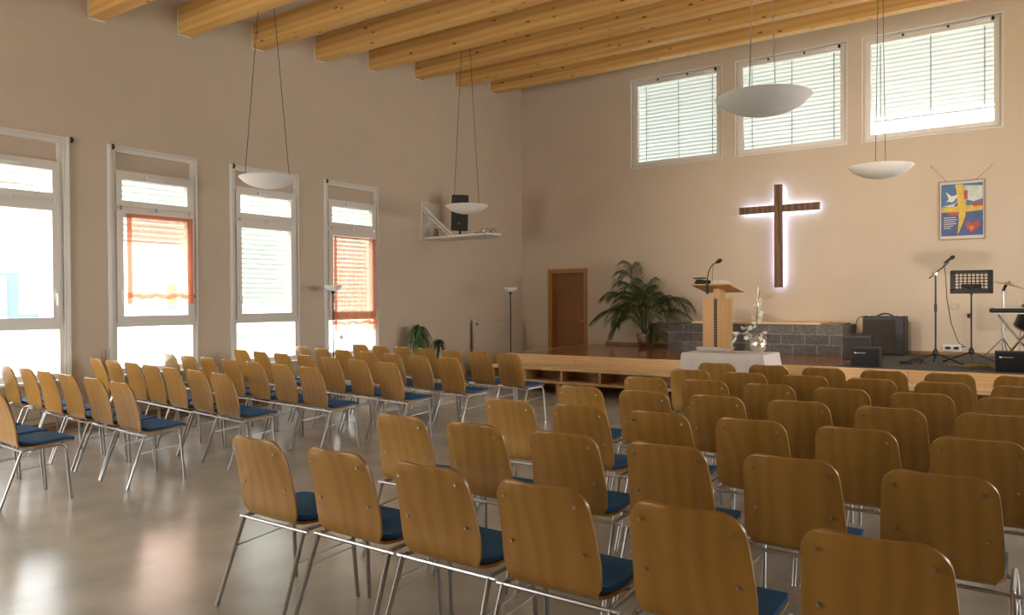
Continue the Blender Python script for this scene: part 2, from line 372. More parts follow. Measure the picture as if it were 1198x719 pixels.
# ------------------------------------------------------------------ left windows
def frame_yz(bm, y0, y1, z0, z1, w, x0, x1):
    bx(bm, x0, x1, y0, y0 + w, z0, z1); bx(bm, x0, x1, y1 - w, y1, z0, z1)
    bx(bm, x0, x1, y0 + w, y1 - w, z0, z0 + w); bx(bm, x0, x1, y0 + w, y1 - w, z1 - w, z1)
def left_window(n, a, b, tilt=False):
    r = thing('window_%d' % n, None, None, kind='structure'); r.location = (XL, (a + b) / 2, WZ0)
    h = (b - a) / 2; H = WZ1 - WZ0
    z = lambda zz: zz - WZ0
    bm = B(); frame_yz(bm, -h, h, 0, H, .05, -.11, -.004)
    bx(bm, -.11, -.004, -h + .05, h - .05, z(2.655), z(2.72)); bx(bm, -.11, -.004, -h + .05, h - .05, z(1.19), z(1.25))
    bx(bm, -.11, -.004, -h + .05, h - .05, z(3.12), z(3.16))
    obj('window_frame', bm, M_white, r)
    bm = B(); frame_yz(bm, -h - .025, h + .025, -.02, H + .03, .028, -.003, .016)
    obj('window_trim', bm, M_white, r)
    boxobj('shutter_box_panel', (-.075, -.05, -h + .05, h - .05, z(3.16), z(3.39)), M_box, r)
    bm = B(); frame_yz(bm, -h + .045, h - .045, z(2.71), z(3.125), .075, -.075, .012)
    s = obj('top_sash', bm, M_white, r)
    boxobj('pane', (-.035, -.03, -h + .12, h - .12, z(2.785), z(3.05)), M_glass, s)
    bm = B(); bx(bm, .012, .035, -.16, .10, z(3.085), z(3.10)); bx(bm, .012, .04, -.16, -.12, z(3.075), z(3.12)); obj('vent_latch', bm, M_trimw, s)
    bm = B(); frame_yz(bm, -h + .045, h - .045, z(1.245), z(2.66), .085, -.075, .018)
    c = obj('casement', bm, M_white, r)
    boxobj('pane', (-.035, -.03, -h + .13, h - .13, z(1.33), z(2.575)), M_glass, c)
    side = 1 if tilt else -1
    hb = B(); bx(hb, .018, .03, side * (h - .095) - .015, side * (h - .095) + .015, z(1.52), z(1.66)); tube(hb, [(.03, side * (h - .095), z(1.60)), (.062, side * (h - .095), z(1.60)), (.062, side * (h - .095), z(1.47))], .010, 8)
    obj('handle', hb, M_trimw, c, smooth=True)
    bm = B(); [tube(bm, [(.024, q, z(2.665)), (.024, q, z(2.715))], .011, 8) for q in (-h + .10, 0, h - .10)]
    obj('hinge', bm, M_screw if not tilt else M_trimw, c)
    boxobj('pane', (-.06, -.055, -h + .05, h - .05, .05, z(1.19)), M_glass, r)
    bm = B(); bx(bm, -.02, .14, -h - .05, h + .05, -.05, -.02); obj('window_sill', bm, M_white, r)
    # cord rail at the left of the window
    sd = -h - .045 if not tilt else h + .045
    bm = B(); bx(bm, .003, .030, sd - .018, sd + .018, 0, H + .03); obj('cord_channel', bm, M_trimw, r)
    bm = B(); tube(bm, [(.02, sd + .05, H - .02), (.05, sd + .05, H + .0), (.02, sd + .05, H + .03)], .014, 8); obj('cord_pulley', bm, M_blackm, r, smooth=True)
    return r
for i, (a, b) in enumerate(LW[:3]): left_window(8 + i, a, b)
for i, (a, b) in enumerate(LW[3:]): left_window(1 + i, a, b, tilt=(i == 0))

def blind_x(a, b, z0, z1, x, label, pitch=.072, ang=-66, gap=None):
    """outside venetian blind: slats along y"""
    r = thing('venetian_blind', label, 'blind', (x, (a + b) / 2, z0), group='outside blinds of the tall left windows')
    h = (b - a) / 2 - .03; bm = B(); zz = z1 - z0; k = 0; c, s = math.cos(math.radians(ang)), math.sin(math.radians(ang))
    while zz > .03:
        pts = []
        for t, cv in ((-1, 0), (-.33, .006), (.33, .006), (1, 0)):
            pts.append((t * .04 * c - cv * s, 0, zz + t * .04 * s + cv * c))
        va = [bm.verts.new((p[0], -h, p[2])) for p in pts]; vb = [bm.verts.new((p[0], h, p[2])) for p in pts]
        for i in range(3): bm.faces.new((va[i], va[i + 1], vb[i + 1], vb[i]))
        zz -= pitch
    obj('slats', bm, M_slatL, r)
    bm = B(); bx(bm, -.03, .03, -h, h, -.02, .012); obj('bottom_rail', bm, M_trimw, r)
    bm = B(); [bx(bm, -.045, -.042, q - .005, q + .005, 0, z1 - z0) for q in (-h + .14, 0 if h > .7 else h - .32, h - .14)]
    obj('ladder_cord', bm, M_wire, r)
def blind_y(a, b, z0, z1, y, label, pitch=.074, ang=-76):
    r = thing('venetian_blind', label, 'blind', ((a + b) / 2, y, z0), group='outside blinds of the high far windows')
    h = (b - a) / 2 - .03; bm = B(); zz = z1 - z0; c, s = math.cos(math.radians(ang)), math.sin(math.radians(ang))
    while zz > .03:
        pts = [(t * .04 * c - cv * s, zz + t * .04 * s + cv * c) for t, cv in ((-1.15, 0), (-.4, .007), (.4, .007), (1.15, 0))]
        va = [bm.verts.new((-h, p[0], p[1])) for p in pts]; vb = [bm.verts.new((h, p[0], p[1])) for p in pts]
        for i in range(3): bm.faces.new((va[i], va[i + 1], vb[i + 1], vb[i]))
        zz -= pitch
    obj('slats', bm, M_cyan, r)
    bm = B(); bx(bm, -h, h, -.03, .03, -.02, .015); obj('bottom_rail', bm, M_cyan, r)
    for q in (-h + .22, 0, h - .22):
        boxobj('ladder_cord', (q - .006, q + .006, -.05, -.047, 0, z1 - z0), M_wire, r)
blind_x(3.22, 4.36, 2.88, 3.38, XL - .22, 'half-raised pale outside blind at the top of the leftmost window')
blind_x(4.94, 6.07, 2.30, 3.38, XL - .22, 'pale outside blind lowered a little behind the broad orange curtain')
blind_x(6.66, 7.80, 1.36, 3.38, XL - .22, 'pale outside blind lowered over the uncurtained third tall window')
blind_x(8.38, 9.52, 1.30, 3.38, XL - .22, 'pale outside blind lowered behind the narrow far orange curtain')

def curtain(a, b, z0, z1, zg, label):
    r = thing('sheer_curtain', label, 'curtain', (XL + .045, (a + b) / 2, z0), group='orange sheer curtains')
    h = (b - a) / 2; bm = B(); N, K = 60, 14
    rows = []
    for j in range(K + 1):
        z = (z1 - z0) * j / K
        rows.append([bm.verts.new((.006 * math.sin(i * .9 + .3 * math.sin(j)) * (1.2 - j / K) , -h + 2 * h * i / N, z)) for i in range(N + 1)])
    for j in range(K):
        for i in range(N): bm.faces.new((rows[j][i], rows[j][i + 1], rows[j + 1][i + 1], rows[j + 1][i]))
    obj('sheer_panel', bm, M_curtain, r, smooth=True)
    bm = B(); pts = [(.006, -h - .01 + (2 * h + .03) * i / 24, zg - z0 + .012 * math.sin(i * .8) + .006 * math.sin(i * 2.1)) for i in range(25)]
    tube(bm, pts, [.028 + .006 * math.sin(i * 1.7) for i in range(25)], 8); obj('gathered_band', bm, M_curtainD, r, smooth=True)
    for s in (-1, 1):
        boxobj('side_hem', (-.001, .005, s * h - .03 * (s > 0) * 2, s * h + .03 * (s < 0) * 2, 0, z1 - z0), M_curtainD if s > 0 else M_curtain, r)
    boxobj('header_tape', (-.001, .008, -h, h, z1 - z0 - .03, z1 - z0), M_curtainD, r)
curtain(5.10, 6.00, 1.48, 2.62, 1.58, 'orange sheer curtain, gathered near the hem, over the second tall window')
curtain(8.50, 9.44, 1.00, 2.56, 1.14, 'orange sheer curtain behind the left floor lamp, over the fourth tall window')

# ------------------------------------------------------------------ far windows
def far_window(n, a, b):
    r = thing('window_%d' % n, None, None, kind='structure'); r.location = ((a + b) / 2, YF, FZ0)
    h = (b - a) / 2; H = FZ1 - FZ0
    def fr(bm, w, x, z0, z1, y0, y1):
        bx(bm, -x, -x + w, y0, y1, z0, z1); bx(bm, x - w, x, y0, y1, z0, z1)
        bx(bm, -x + w, x - w, y0, y1, z0, z0 + w); bx(bm, -x + w, x - w, y0, y1, z1 - w, z1)
    bm = B(); fr(bm, .05, h, 0, H, .07, .16); obj('window_frame', bm, M_white, r)
    bm = B(); fr(bm, .012, h + .006, -.006, H + .006, -.006, .03); obj('window_trim', bm, M_trimw, r)
    bm = B(); fr(bm, .075, h - .045, .045, H - .045, .055, .13); s = obj('sash', bm, M_white, r)
    boxobj('pane', (-h + .12, h - .12, .09, .095, .12, H - .12), M_glass, s)
    bm = B(); tube(bm, [(-h * .55, .035, H - .055), (h - .12, .035, H - .055)], .008, 8)
    bx(bm, h - .35, h - .16, .02, .055, H - .085, H - .035); obj('opener_rod', bm, M_trimw, r, smooth=False)
    bm = B(); tube(bm, [(h - .13, .03, H - .03), (h - .13, .03, H - .08)], .02, 8); [bx(bm, q, q + .03, .02, .05, H - .075, H - .04) for q in (-h * .4, h * .25)]
    obj('opener_bracket', bm, M_blackm, r)
for i, (a, b) in enumerate(FW): far_window(5 + i, a, b)
far_window(11, .15, 2.0)
blind_y(*FW[0], 4.10, 5.86, YF + .24, 'closed pale blind of the leftmost high window on the far wall')
blind_y(*FW[1], 4.10, 5.86, YF + .24, 'closed pale blind of the middle high window above the cross')
blind_y(*FW[2], 4.50, 5.86, YF + .24, 'pale blind of the rightmost high window, ending above a bright strip')

# ------------------------------------------------------------------ door
r = thing('door_1', None, None, kind='structure'); r.location = ((DOOR[0] + DOOR[1]) / 2, YF, 0); h = (DOOR[1] - DOOR[0]) / 2
bm = B()
for s in (-1, 1):
    bx(bm, min(s * h, s * (h + .06)), max(s * h, s * (h + .06)), -.018, .0, 0, 2.16)
bx(bm, -h, h, -.018, 0, 2.10, 2.16)
bx(bm, -h, -h + .03, 0, .25, 0, 2.10); bx(bm, h - .03, h, 0, .25, 0, 2.10); bx(bm, -h + .03, h - .03, 0, .25, 2.07, 2.10)
obj('door_frame', bm, M_doorf, r)
leaf = boxobj('door_leaf', (-h + .03, h - .03, .20, .245, 0, 2.07), M_door, r)
bm = B(); tube(bm, [(h - .10, .20, 1.05), (h - .10, .15, 1.05), (h - .21, .15, 1.05)], .009, 8); obj('door_handle', bm, M_chrome, leaf, smooth=True)

# ------------------------------------------------------------------ outside
bm = B(); prism(bm, [(-60, -30, 1.2), (-20, -30, .86), (XL - .35, -30, .25), (XL - .35, -30, -1), (-60, -30, -1)], (0, 80, 0)); obj('ground', bm, M_lawn, kind='structure')
boxobj('ground', (XL - .35, 45, YF + .36, 70, -1, -.05), M_lawn, kind='structure')
t = thing('apartment_block', 'white and pale blue building seen through the leftmost window', 'building', (-20, 6, .8))
bm = B(); wall_with_holes(bm, 'x', -.4, 0, -14, 14, lambda y: 9, [], bottom=1.42); 
obj('upper_wall', bm, M_facade, t)
boxobj('ground_floor_wall', (-.4, 0, -14, 3.45, -.3, 1.41), M_facadeb, t); boxobj('side_wall', (-.4, 0, 3.45, 14, -.3, 1.41), M_facade, t)
for yc in (-8.0, -6.4, -4.8, -3.2, -1.6, 0.0, 1.42, 2.98, 4.4, 6.0, 7.6, 9.2):
    f = boxobj('window_surround', (0, .05, yc - .43, yc + .43, .26, 1.32), M_facade, t)
    boxobj('pane', (.05, .06, yc - .17, yc + .12, .50, 1.20), M_leafy, f)
for yc in (-6, -3.6, -1.2, 1.5, 2.7, 4.2, 6.4):
    f = boxobj('window_surround', (0, .05, yc - .45, yc + .45, 2.0, 2.7), M_facade, t)
    boxobj('pane', (.05, .06, yc - .38, yc + .38, 2.15, 2.45), M_pale, f)

# ------------------------------------------------------------------ stage
t = thing('stage', 'low beech stage with a cubby step along its front edge', 'stage', (0, 0, 0))
SX0, SX1, SY0 = -7.68, XR - .02, 10.86
bm = B(); bx(bm, SX0, SX1, SY0, YF - .022, SZ - .04, SZ); obj('deck', bm, M_deck, t)
bm = B(); bx(bm, SX0 - .004, SX1, SY0 - .028, SY0, .425, SZ + .003); bx(bm, SX0 - .03, SX0, SY0 - .028, YF - .022, .2, SZ + .003)
obj('fascia', bm, M_beech, t)
for xj in (-6.35, -3.9, -1.45): boxobj('fascia_joint', (xj - .002, xj + .002, SY0 - .030, SY0 - .027, .43, SZ - .005), M_base, t)
boxobj('carpet', (-2.30, SX1, SY0 + .02, YF - .022, SZ, SZ + .008), M_carpet, t)
st0, st1, sy0 = -7.74, XR - .02, 10.34
bm = B(); bx(bm, st0, st1, sy0, SY0 - .03, .372, .425); obj('step_board', bm, M_beech, t, bevel=.004)
bm = B(); bx(bm, st0 + .01, st1, sy0 + .012, SY0 - .03, .165, .205); obj('cubby_floor', bm, M_beech, t)
bm = B(); bx(bm, st0 + .01, st1, SY0 - .05, SY0 - .03, .205, .372); obj('cubby_back', bm, M_beech, t)
xx = st0 + .012
while xx < st1:
    boxobj('cubby_divider', (xx, xx + .035, sy0 + .014, SY0 - .05, .205, .372), M_beechv, t); xx += .695
xx = st0 + .9
for j in range(9):
    boxobj('stage_leg', (-6.43 + (j - 1) * 1.39 if j else -7.6, (-6.43 + (j - 1) * 1.39 if j else -7.6) + .07, sy0 + .03, sy0 + .09, 0, .165), M_beechv, t)
boxobj('shade_backing', (SX0 + .3, SX1, SY0 + .3, SY0 + .33, 0, SZ - .04), M_door, t)  # dark board standing in for the shade under the step

# plinth
t = thing('stone_plinth', 'long dark grey stone-block plinth on the stage under the cross', 'plinth', (-4.15, 13.47, SZ))
boxobj('stone_block', (-1.48, 1.48, -.52, .51, .0, .485), M_brick, t, bevel=.012)
bm = B(); bx(bm, -1.12, 1.10, -.30, .51, .487, .522); obj('top_board', bm, M_beech, t, bevel=.004)
bm = B(); bx(bm, 1.12, 1.40, -.30, .51, .487, .505); obj('side_board', bm, M_base, t)

# ------------------------------------------------------------------ cross
t = thing('wall_cross', 'dark wooden cross glowing blue-white behind, on the far wall', 'cross', (-3.93, YF - .10, 1.70))
bm = B(); bx(bm, -.068, .068, -.05, .02, 0, 1.83); obj('upright', bm, M_cross, t, bevel=.004)
bm = B(); bx(bm, -.70, -.068, -.045, .015, 1.34, 1.465); bx(bm, .068, .70, -.045, .015, 1.34, 1.465); obj('crossbar', bm, M_cross, t, bevel=.004)
bm = B(); bx(bm, -.035, .035, .035, .045, .03, 1.80); obj('led_strip', bm, M_led, t)
bm = B(); bx(bm, -.67, -.04, .035, .045, 1.375, 1.43); bx(bm, .04, .67, .035, .045, 1.375, 1.43); obj('led_strip', bm, M_led, t)
bm = B(); [bx(bm, q - .01, q + .01, .02, .095, zz - .01, zz + .01) for q, zz in ((0, .3), (0, 1.6), (-.5, 1.40), (.5, 1.40))]; obj('spacer', bm, M_blackm, t)

# ------------------------------------------------------------------ poster
t = thing('framed_poster', 'small framed poster in blue and yellow with a red heart', 'poster', (-1.115, YF - .012, 2.43))
PW, PH = .305, .91
def pm(n, c): return mat(n, c, .45, var=.2, vscale=9)
boxobj('backing_sheet', (-PW, PW, 0, .010, 0, PH), M_paper, t)
bm = B(); bx(bm, -PW - .008, -PW, -.012, .01, -.008, PH + .008); bx(bm, PW, PW + .008, -.012, .01, -.008, PH + .008); bx(bm, -PW, PW, -.012, .01, -.008, 0); bx(bm, -PW, PW, -.012, .01, PH, PH + .008)
obj('frame', bm, M_base, t)
boxobj('printed_field', (-PW + .02, PW - .02, -.002, 0, .05, PH - .04), pm('print_blue', (.03, .13, .30)), t)
boxobj('printed_lower_field', (-PW + .02, PW - .02, -.003, -.002, .05, .42), pm('print_indigo', (.035, .07, .22)), t)
def flat(name, pts, m, d):
    bm = B(); prism(bm, [(x, -.003 - d, z) for x, z in pts], (0, -.0006, 0)); return obj(name, bm, m, t)
Y1 = pm('print_yellow', (.62, .42, .03)); R1 = pm('print_red', (.42, .04, .025)); L1 = pm('print_pale', (.50, .56, .50))
flat('printed_cloud', [(.03, .84), (.28, .82), (.28, .62), (.16, .58), (.05, .62)], L1, .0006)
flat('printed_glow', [(-.28, .52), (-.1, .56), (-.02, .66), (-.12, .50)], L1, .0006)
flat('printed_crossbar', [(-.28, .50), (.0, .52), (.28, .53), (.28, .44), (.05, .42), (-.28, .43)], Y1, .0012)
flat('printed_upright', [(-.09, .86), (.02, .86), (.06, .60), (.05, .45), (.05, .36), (-.02, .15), (-.06, .06), (-.04, .30), (-.05, .45), (-.06, .62)], Y1, .0018)
flat('printed_red_mark', [(.03, .76), (.08, .76), (.08, .62), (.03, .62)], R1, .0024)
flat('printed_red_mark', [(.12, .56), (.28, .57), (.28, .51), (.16, .50)], R1, .0024)
flat('printed_red_mark', [(-.20, .42), (-.02, .42), (-.06, .37), (-.16, .37)], R1, .0024)
flat('printed_heart', [(.13, .08), (.05, .19), (.06, .25), (.10, .27), (.14, .24), (.19, .27), (.24, .26), (.24, .19)], R1, .0024)
flat('printed_heart_centre', [(.13, .12), (.09, .19), (.14, .20), (.18, .18)], pm('print_orange', (.60, .20, .04)), .003)
flat('printed_dove', [(-.22, .58), (-.18, .64), (-.22, .75), (-.14, .68), (-.04, .70), (-.09, .62), (-.13, .58), (-.19, .60)], mat('print_white', (.72, .70, .62), .5), .003)
for j in range(6):
    flat('printed_text_line', [(-.25, .345 - j * .033), (-.25 + (.17, .19, .16, .18, .13, .10)[j], .345 - j * .033), (-.25 + (.17, .19, .16, .18, .13, .10)[j], .335 - j * .033), (-.25, .335 - j * .033)], bpy.data.materials['print_white'], .003)
for a, b in (((-.20, PH), (-.43, 1.19)), ((.18, PH), (.42, 1.13))):
    tubeobj('hanging_string', [(a[0], -.002, a[1]), (b[0], -.002, b[1])], .0025, M_wire, t, 6)
    latheobj('nail', [(.001, -.01), (.010, -.008), (.010, .008), (.001, .01)], M_screw, t, 10, (b[0], -.004, b[1]))

# wall sockets
t = boxobj('wall_socket', (-.055, .055, -.03, 0, -.05, .05), M_box, bevel=.006); t.location = (-1.215, YF - .001, 1.36); tag(t, 'square cream wall box between the microphone stand and the music stand', 'wall box')
t = thing('power_outlet', 'double power outlet low on the far wall behind the microphone stand', 'outlet', (-1.24, YF, .70))
boxobj('cover_plate', (-.14, .12, -.02, 0, -.05, .05), M_trimw, t, bevel=.004)
for q in (-.07, .05): latheobj('plug', [(.001, 0), (.035, 0), (.035, .0)] and [(.001, -.02), (.036, -.02), (.036, .02), (.001, .02)], M_black, t, 14, (q, -.035, 0))

# ------------------------------------------------------------------ radiator
t = thing('radiator', 'flat cream panel radiator on the left wall by the corner', 'radiator', (XL + .03, 12.9, .14))
bm = B(); bx(bm, .03, .09, -.80, .80, 0, .94); obj('panel', bm, M_wall, t, bevel=.012)
boxobj('top_grille', (.025, .095, -.79, .79, .945, .955), M_white, t)
bm = B(); bx(bm, -.03, .03, -.5, -.46, .2, .8); bx(bm, -.03, .03, .46, .5, .2, .8); obj('wall_bracket', bm, M_white, t)
latheobj('valve', [(.001, -.02), (.018, -.02), (.018, .02), (.001, .02)], M_blackm, t, 12, (.105, -.72, .88))

# ------------------------------------------------------------------ wall shelf and loudspeaker
t = thing('wall_bracket_shelf', 'white shelf board on a braced bracket, high on the left wall', 'shelf', (XL, 11.15, 2.64))
bm = B(); prism(bm, [(.02, -.45, 0), (.9, -.50, 0), (1.60, -.60, 0), (1.63, -.20, 0), (1.2, .20, 0), (.02, .20, 0)], (0, 0, .035)); obj('shelf_board', bm, M_trimw, t)
bm = B(); bx(bm, 0, .03, -.50, -.46, 0, .70); bx(bm, 0, .03, -.02, .02, 0, .70); bx(bm, 0, .03, -.46, -.02, .66, .70); bx(bm, 0, .012, -.46, -.02, .035, .66); obj('wall_frame', bm, M_white, t)
for q in (-.47,):
    bm = B()
    for o_ in (0, .075):
        prism(bm, [(.02, q, .64 - o_), (.02, q, .60 - o_), (.72 - o_, q, .035), (.76 - o_, q, .035)], (0, .03, 0))
    for f_ in (.25, .5, .75): bx(bm, .02 + .68 * f_ - .05, .02 + .68 * f_ + .01, q, q + .03, .60 * (1 - f_) - .03, .60 * (1 - f_) - .005)
    obj('diagonal_brace', bm, M_trimw, t)
t = thing('loudspeaker', 'black loudspeaker tilted on the high wall shelf', 'loudspeaker', (XL + .56, 11.12, 2.677), math.radians(28))
latheobj('foot', [(.07, 0), (.07, .012), (.02, .014), (.02, .12)], M_blackm, t, 16)
bm = B(); prism(bm, [(-.16, -.12, .12), (.16, -.12, .12), (.12, .13, .12), (-.12, .13, .12)], (0, 0, .66))
o = obj('cabinet', bm, M_black, t, bevel=.018); o.rotation_euler = (math.radians(6), math.radians(3), 0)
boxobj('grille', (-.13, .13, -.130, -.121, .16, .74), M_grille, o)
latheobj('horn', [(.001, -.004), (.03, -.004), (.03, .004), (.001, .004)], M_screw, o, 14, (0, -.135, .26))
t = thing('projector', 'small dark device with cables at the tip of the wall shelf', 'device', (XL + 1.22, 11.0, 2.677), .3)
boxobj('housing', (-.16, .16, -.10, .10, 0, .045), M_blackm, t, bevel=.01)
latheobj('knob', [(.001, .045), (.045, .045), (.045, .085), (.02, .10), (.001, .10)], M_trimw, t, 14, (-.03, 0, 0))
for j in range(3):
    tubeobj('cable', bez((-.1 + j * .1, .02, .04), (-.05 + j * .12, -.05, .17), (.03 + j * .09, .05, .02 + .02), 8), .005, M_black, t, 6)
tube_b = B(); tube(tube_b, [(0.25, -.35, 0), (.25, -.35, .16)], [.05, .035], 12); o = obj('spray_can', tube_b, M_base, smooth=True); o.location = (XL, 11.15, 2.675)
tag(o, 'narrow brown bottle on the wall shelf beside the wall', 'bottle')

# ------------------------------------------------------------------ pendant bowls
def pendant(x, y, label):
    zc = 3.0; t = thing('pendant_lamp', label, 'lamp', (x, y, zc), group='shallow bowl pendants')
    pr = [(.001, -.085), (.10, -.080), (.20, -.055), (.29, -.012), (.345, .040), (.355, .052), (.350, .058), (.33, .050), (.28, .010), (.19, -.035), (.10, -.058), (.001, -.064)]
    latheobj('bowl_shade', pr, M_bowl, t, 48, cap=False)
    latheobj('bulb_holder', [(.001, -.05), (.04, -.05), (.04, .0), (.001, .0)], M_trimw, t, 14)
    zt = ceil_z(y) - zc
    for s in (-1, 1): tubeobj('suspension_wire', [(0, s * .335, .045), (0, s * .09, zt - .03)], .0042, M_wire, t, 6)
    tubeobj('ceiling_bar', [(0, -.12, zt - .022), (0, .12, zt - .022 + .0)], .022, M_trimw, t, 10)
pendant(-8.0, 6.10, 'white bowl pendant hanging in front of the third tall left window')
pendant(-7.8, 9.85, 'white bowl pendant hanging in front of the black wall loudspeaker')
pendant(-1.80, 5.96, 'largest-looking white bowl pendant, in front of the middle high window')
pendant(-1.62, 9.92, 'white bowl pendant hanging below the rightmost high window')

# ------------------------------------------------------------------ floor lamps
def floor_lamp(x, y, label):
    t = thing('floor_lamp', label, 'lamp', (x, y, 0), group='uplighter floor lamps')
    latheobj('base', [(.125, 0), (.125, .018), (.03, .03), (.012, .04)], M_black, t, 24)
    tubeobj('pole', [(0, 0, .03), (0, 0, 1.62)], .0115, M_black, t, 10)
    latheobj('collar', [(.012, 1.60), (.018, 1.62), (.04, 1.655), (.001, 1.66)], M_black, t, 16)
    latheobj('lamp_shade', [(.03, 1.655), (.08, 1.67), (.12, 1.705), (.137, 1.745), (.130, 1.745), (.11, 1.71), (.07, 1.68), (.001, 1.67)], M_lampshade, t, 28, cap=False)
    tubeobj('switch', [(.014, -.014, 1.12), (.014, -.014, 1.20)], .011, M_black, t, 8)
floor_lamp(-9.12, 8.15, 'black pole lamp with white bowl before the orange curtain')
floor_lamp(-8.45, 12.0, 'black pole lamp with white bowl beside the radiator')

# ------------------------------------------------------------------ chairs
def solid_sheet(bm, prof, th, rt, rb, nt=10):
    """prof: (y, z, halfwidth) from the top down; th: thickness to the front/up side"""
    P = [Vector((0, p[0], p[1])) for p in prof]; L = [0]
    for a, b in zip(P, P[1:]): L.append(L[-1] + (b - a).length)
    T = L[-1]
    def at(l):
        for i in range(len(L) - 1):
            if l <= L[i + 1] or i == len(L) - 2:
                f = (l - L[i]) / max(1e-9, L[i + 1] - L[i]); f = max(0, min(1, f))
                return P[i].lerp(P[i + 1], f), prof[i][2] * (1 - f) + prof[i + 1][2] * f
    ls = sorted(set([rt * (1 - math.cos(k * PI / 12)) for k in range(7)] + [T - rb * (1 - math.cos(k * PI / 12)) for k in range(7)] + [l for l in L if rt < l < T - rb]))
    F, Bk = [], []
    for l in ls:
        p, hw = at(l)
        d = (at(min(T, l + .008))[0] - at(max(0, l - .008))[0]).normalized()
        n = Vector((0, -d.z, d.y))            # front / up side
        if l < rt: hw = hw - rt + math.sqrt(max(0, rt * rt - (rt - l) ** 2))
        if l > T - rb: hw = hw - rb + math.sqrt(max(0, rb * rb - (rb - (T - l)) ** 2))
        a, b = [], []
        for j in range(nt + 1):
            u = -1 + 2 * j / nt; x = u * hw
            cv = .012 * (u * u) * max(0, 1 - l / (T * .62))
            q = p + Vector((x, 0, 0)) + n * cv
            a.append(bm.verts.new(q)); b.append(bm.verts.new(q + n * th))
        Bk.append(a); F.append(b)
    m = len(ls)
    for i in range(m - 1):
        for j in range(nt):
            bm.faces.new((Bk[i][j], Bk[i][j + 1], Bk[i + 1][j + 1], Bk[i + 1][j])); bm.faces.new((F[i][j], F[i + 1][j], F[i + 1][j + 1], F[i][j + 1]))
        bm.faces.new((Bk[i][0], Bk[i + 1][0], F[i + 1][0], F[i][0])); bm.faces.new((Bk[i][nt], F[i][nt], F[i + 1][nt], Bk[i + 1][nt]))
    for j in range(nt):
        bm.faces.new((Bk[0][j], F[0][j], F[0][j + 1], Bk[0][j + 1])); bm.faces.new((Bk[m - 1][j], Bk[m - 1][j + 1], F[m - 1][j + 1], F[m - 1][j]))

def up(prof, d, hwd):
    out = []
    for i, p in enumerate(prof):
        a = prof[max(0, i - 1)]; b = prof[min(len(prof) - 1, i + 1)]
        dd = Vector((0, b[0] - a[0], b[1] - a[1])).normalized(); n = Vector((0, -dd.z, dd.y))
        out.append((p[0] + n.y * d, p[1] + n.z * d, p[2] - hwd))
    return out
PROF = [(-.005, .842, .190), (.012, .790, .194), (.032, .735, .198), (.050, .680, .202), (.066, .620, .206), (.078, .565, .209), (.086, .515, .208), (.092, .475, .202),
        (.104, .447, .183), (.126, .430, .178), (.158, .424, .186), (.21, .424, .200), (.29, .428, .205), (.37, .436, .206), (.43, .440, .205), (.475, .436, .200), (.505, .424, .195)]
def build_chair(screws):
    t = thing('stacking_chair', 'x', 'chair')
    bm = B(); solid_sheet(bm, PROF, .011, .075, .05); sh = obj('plywood_shell', bm, M_chair, t, smooth=True)
    bm = B(); solid_sheet(bm, up([(.004, .822, .186)] + PROF[1:8], .0115, .005), .009, .072, .03); obj('backrest_cushion', bm, M_blueback, t, smooth=True)
    cush = up(PROF[9:], .0115, .0)
    bm = B(); solid_sheet(bm, up(PROF[9:], .0115, .004), .020, .05, .055); o = obj('seat_cushion', bm, M_blue, t, smooth=True)
    for s in (-1, 1):
        tubeobj('leg', [(s * .246, -.035, 0), (s * .232, .115, .405), (s * .228, .135, .414)], .0105, M_chrome, t)
        pts = [(s * .228, .135, .414), (s * .228, .24, .418), (s * .226, .36, .424)] + bez((s * .226, .375, .424), (s * .226, .412, .425), (s * .229, .418, .385), 5)
        tubeobj('side_rail', pts, .0105, M_chrome, t)
        tubeobj('leg', [(s * .229, .418, .385), (s * .243, .445, 0)], .0105, M_chrome, t)
        tubeobj('tie_rod', [(s * .237, .062, .27), (s * .234, .428, .30)], .0035, M_chrome, t, 6)
    tubeobj('crossbar', [(-.262, .118, .408), (.262, .118, .408)], .0085, M_chrome, t)
    tubeobj('crossbar', [(-.222, .33, .410), (.222, .33, .410)], .0085, M_chrome, t)
    if screws:
        for s in (-1, 1):
            for (y, z, hw) in ((.008, .785, .150), (.066, .605, .155)):
                bm = B(); tube(bm, [(s * hw, y + .002, z), (s * hw, y - .004, z - .001)], [.0075, .0055], 10); obj('screw', bm, M_screw, sh, smooth=True)
    return t
near = build_chair(True); far = build_chair(False)
CM = child_map()
used = {'near': False, 'far': False}
ORD = ['first', 'second', 'third', 'fourth', 'fifth', 'sixth', 'seventh']
def put_chair(kind, x, y, rz, label, group):
    src = near if kind == 'near' else far
    o = src if not used[kind] else copy_tree(src, CM)
    used[kind] = True
    o.location = (x, y, 0); o.rotation_euler = (0, 0, rz); o['label'] = label; o['group'] = group
RROWS = [(-3.12, 2.28, .545), (-3.05, 3.20, .543), (-2.93, 4.12, .533), (-2.92, 5.02, .536), (-2.80, 5.91, .522), (-2.73, 6.73, .515), (-2.78, 7.58, .520)]
RN = ['nearest', 'second', 'third', 'fourth', 'fifth', 'sixth', 'front']
for i, (x0, y0, dx) in enumerate(RROWS):
    for k in range(6):
        rn = {0: 'the nearest row', 6: 'the row before the stage'}.get(i, 'the %s row from the camera' % RN[i])
        lab = 'beech chair on the right, %s from the aisle in %s' % (ORD[k], rn)
        put_chair('near' if i < 5 else 'far', x0 + dx * k, y0 + random.uniform(-.02, .02), random.uniform(-.02, .02), lab, 'chairs in the right block')
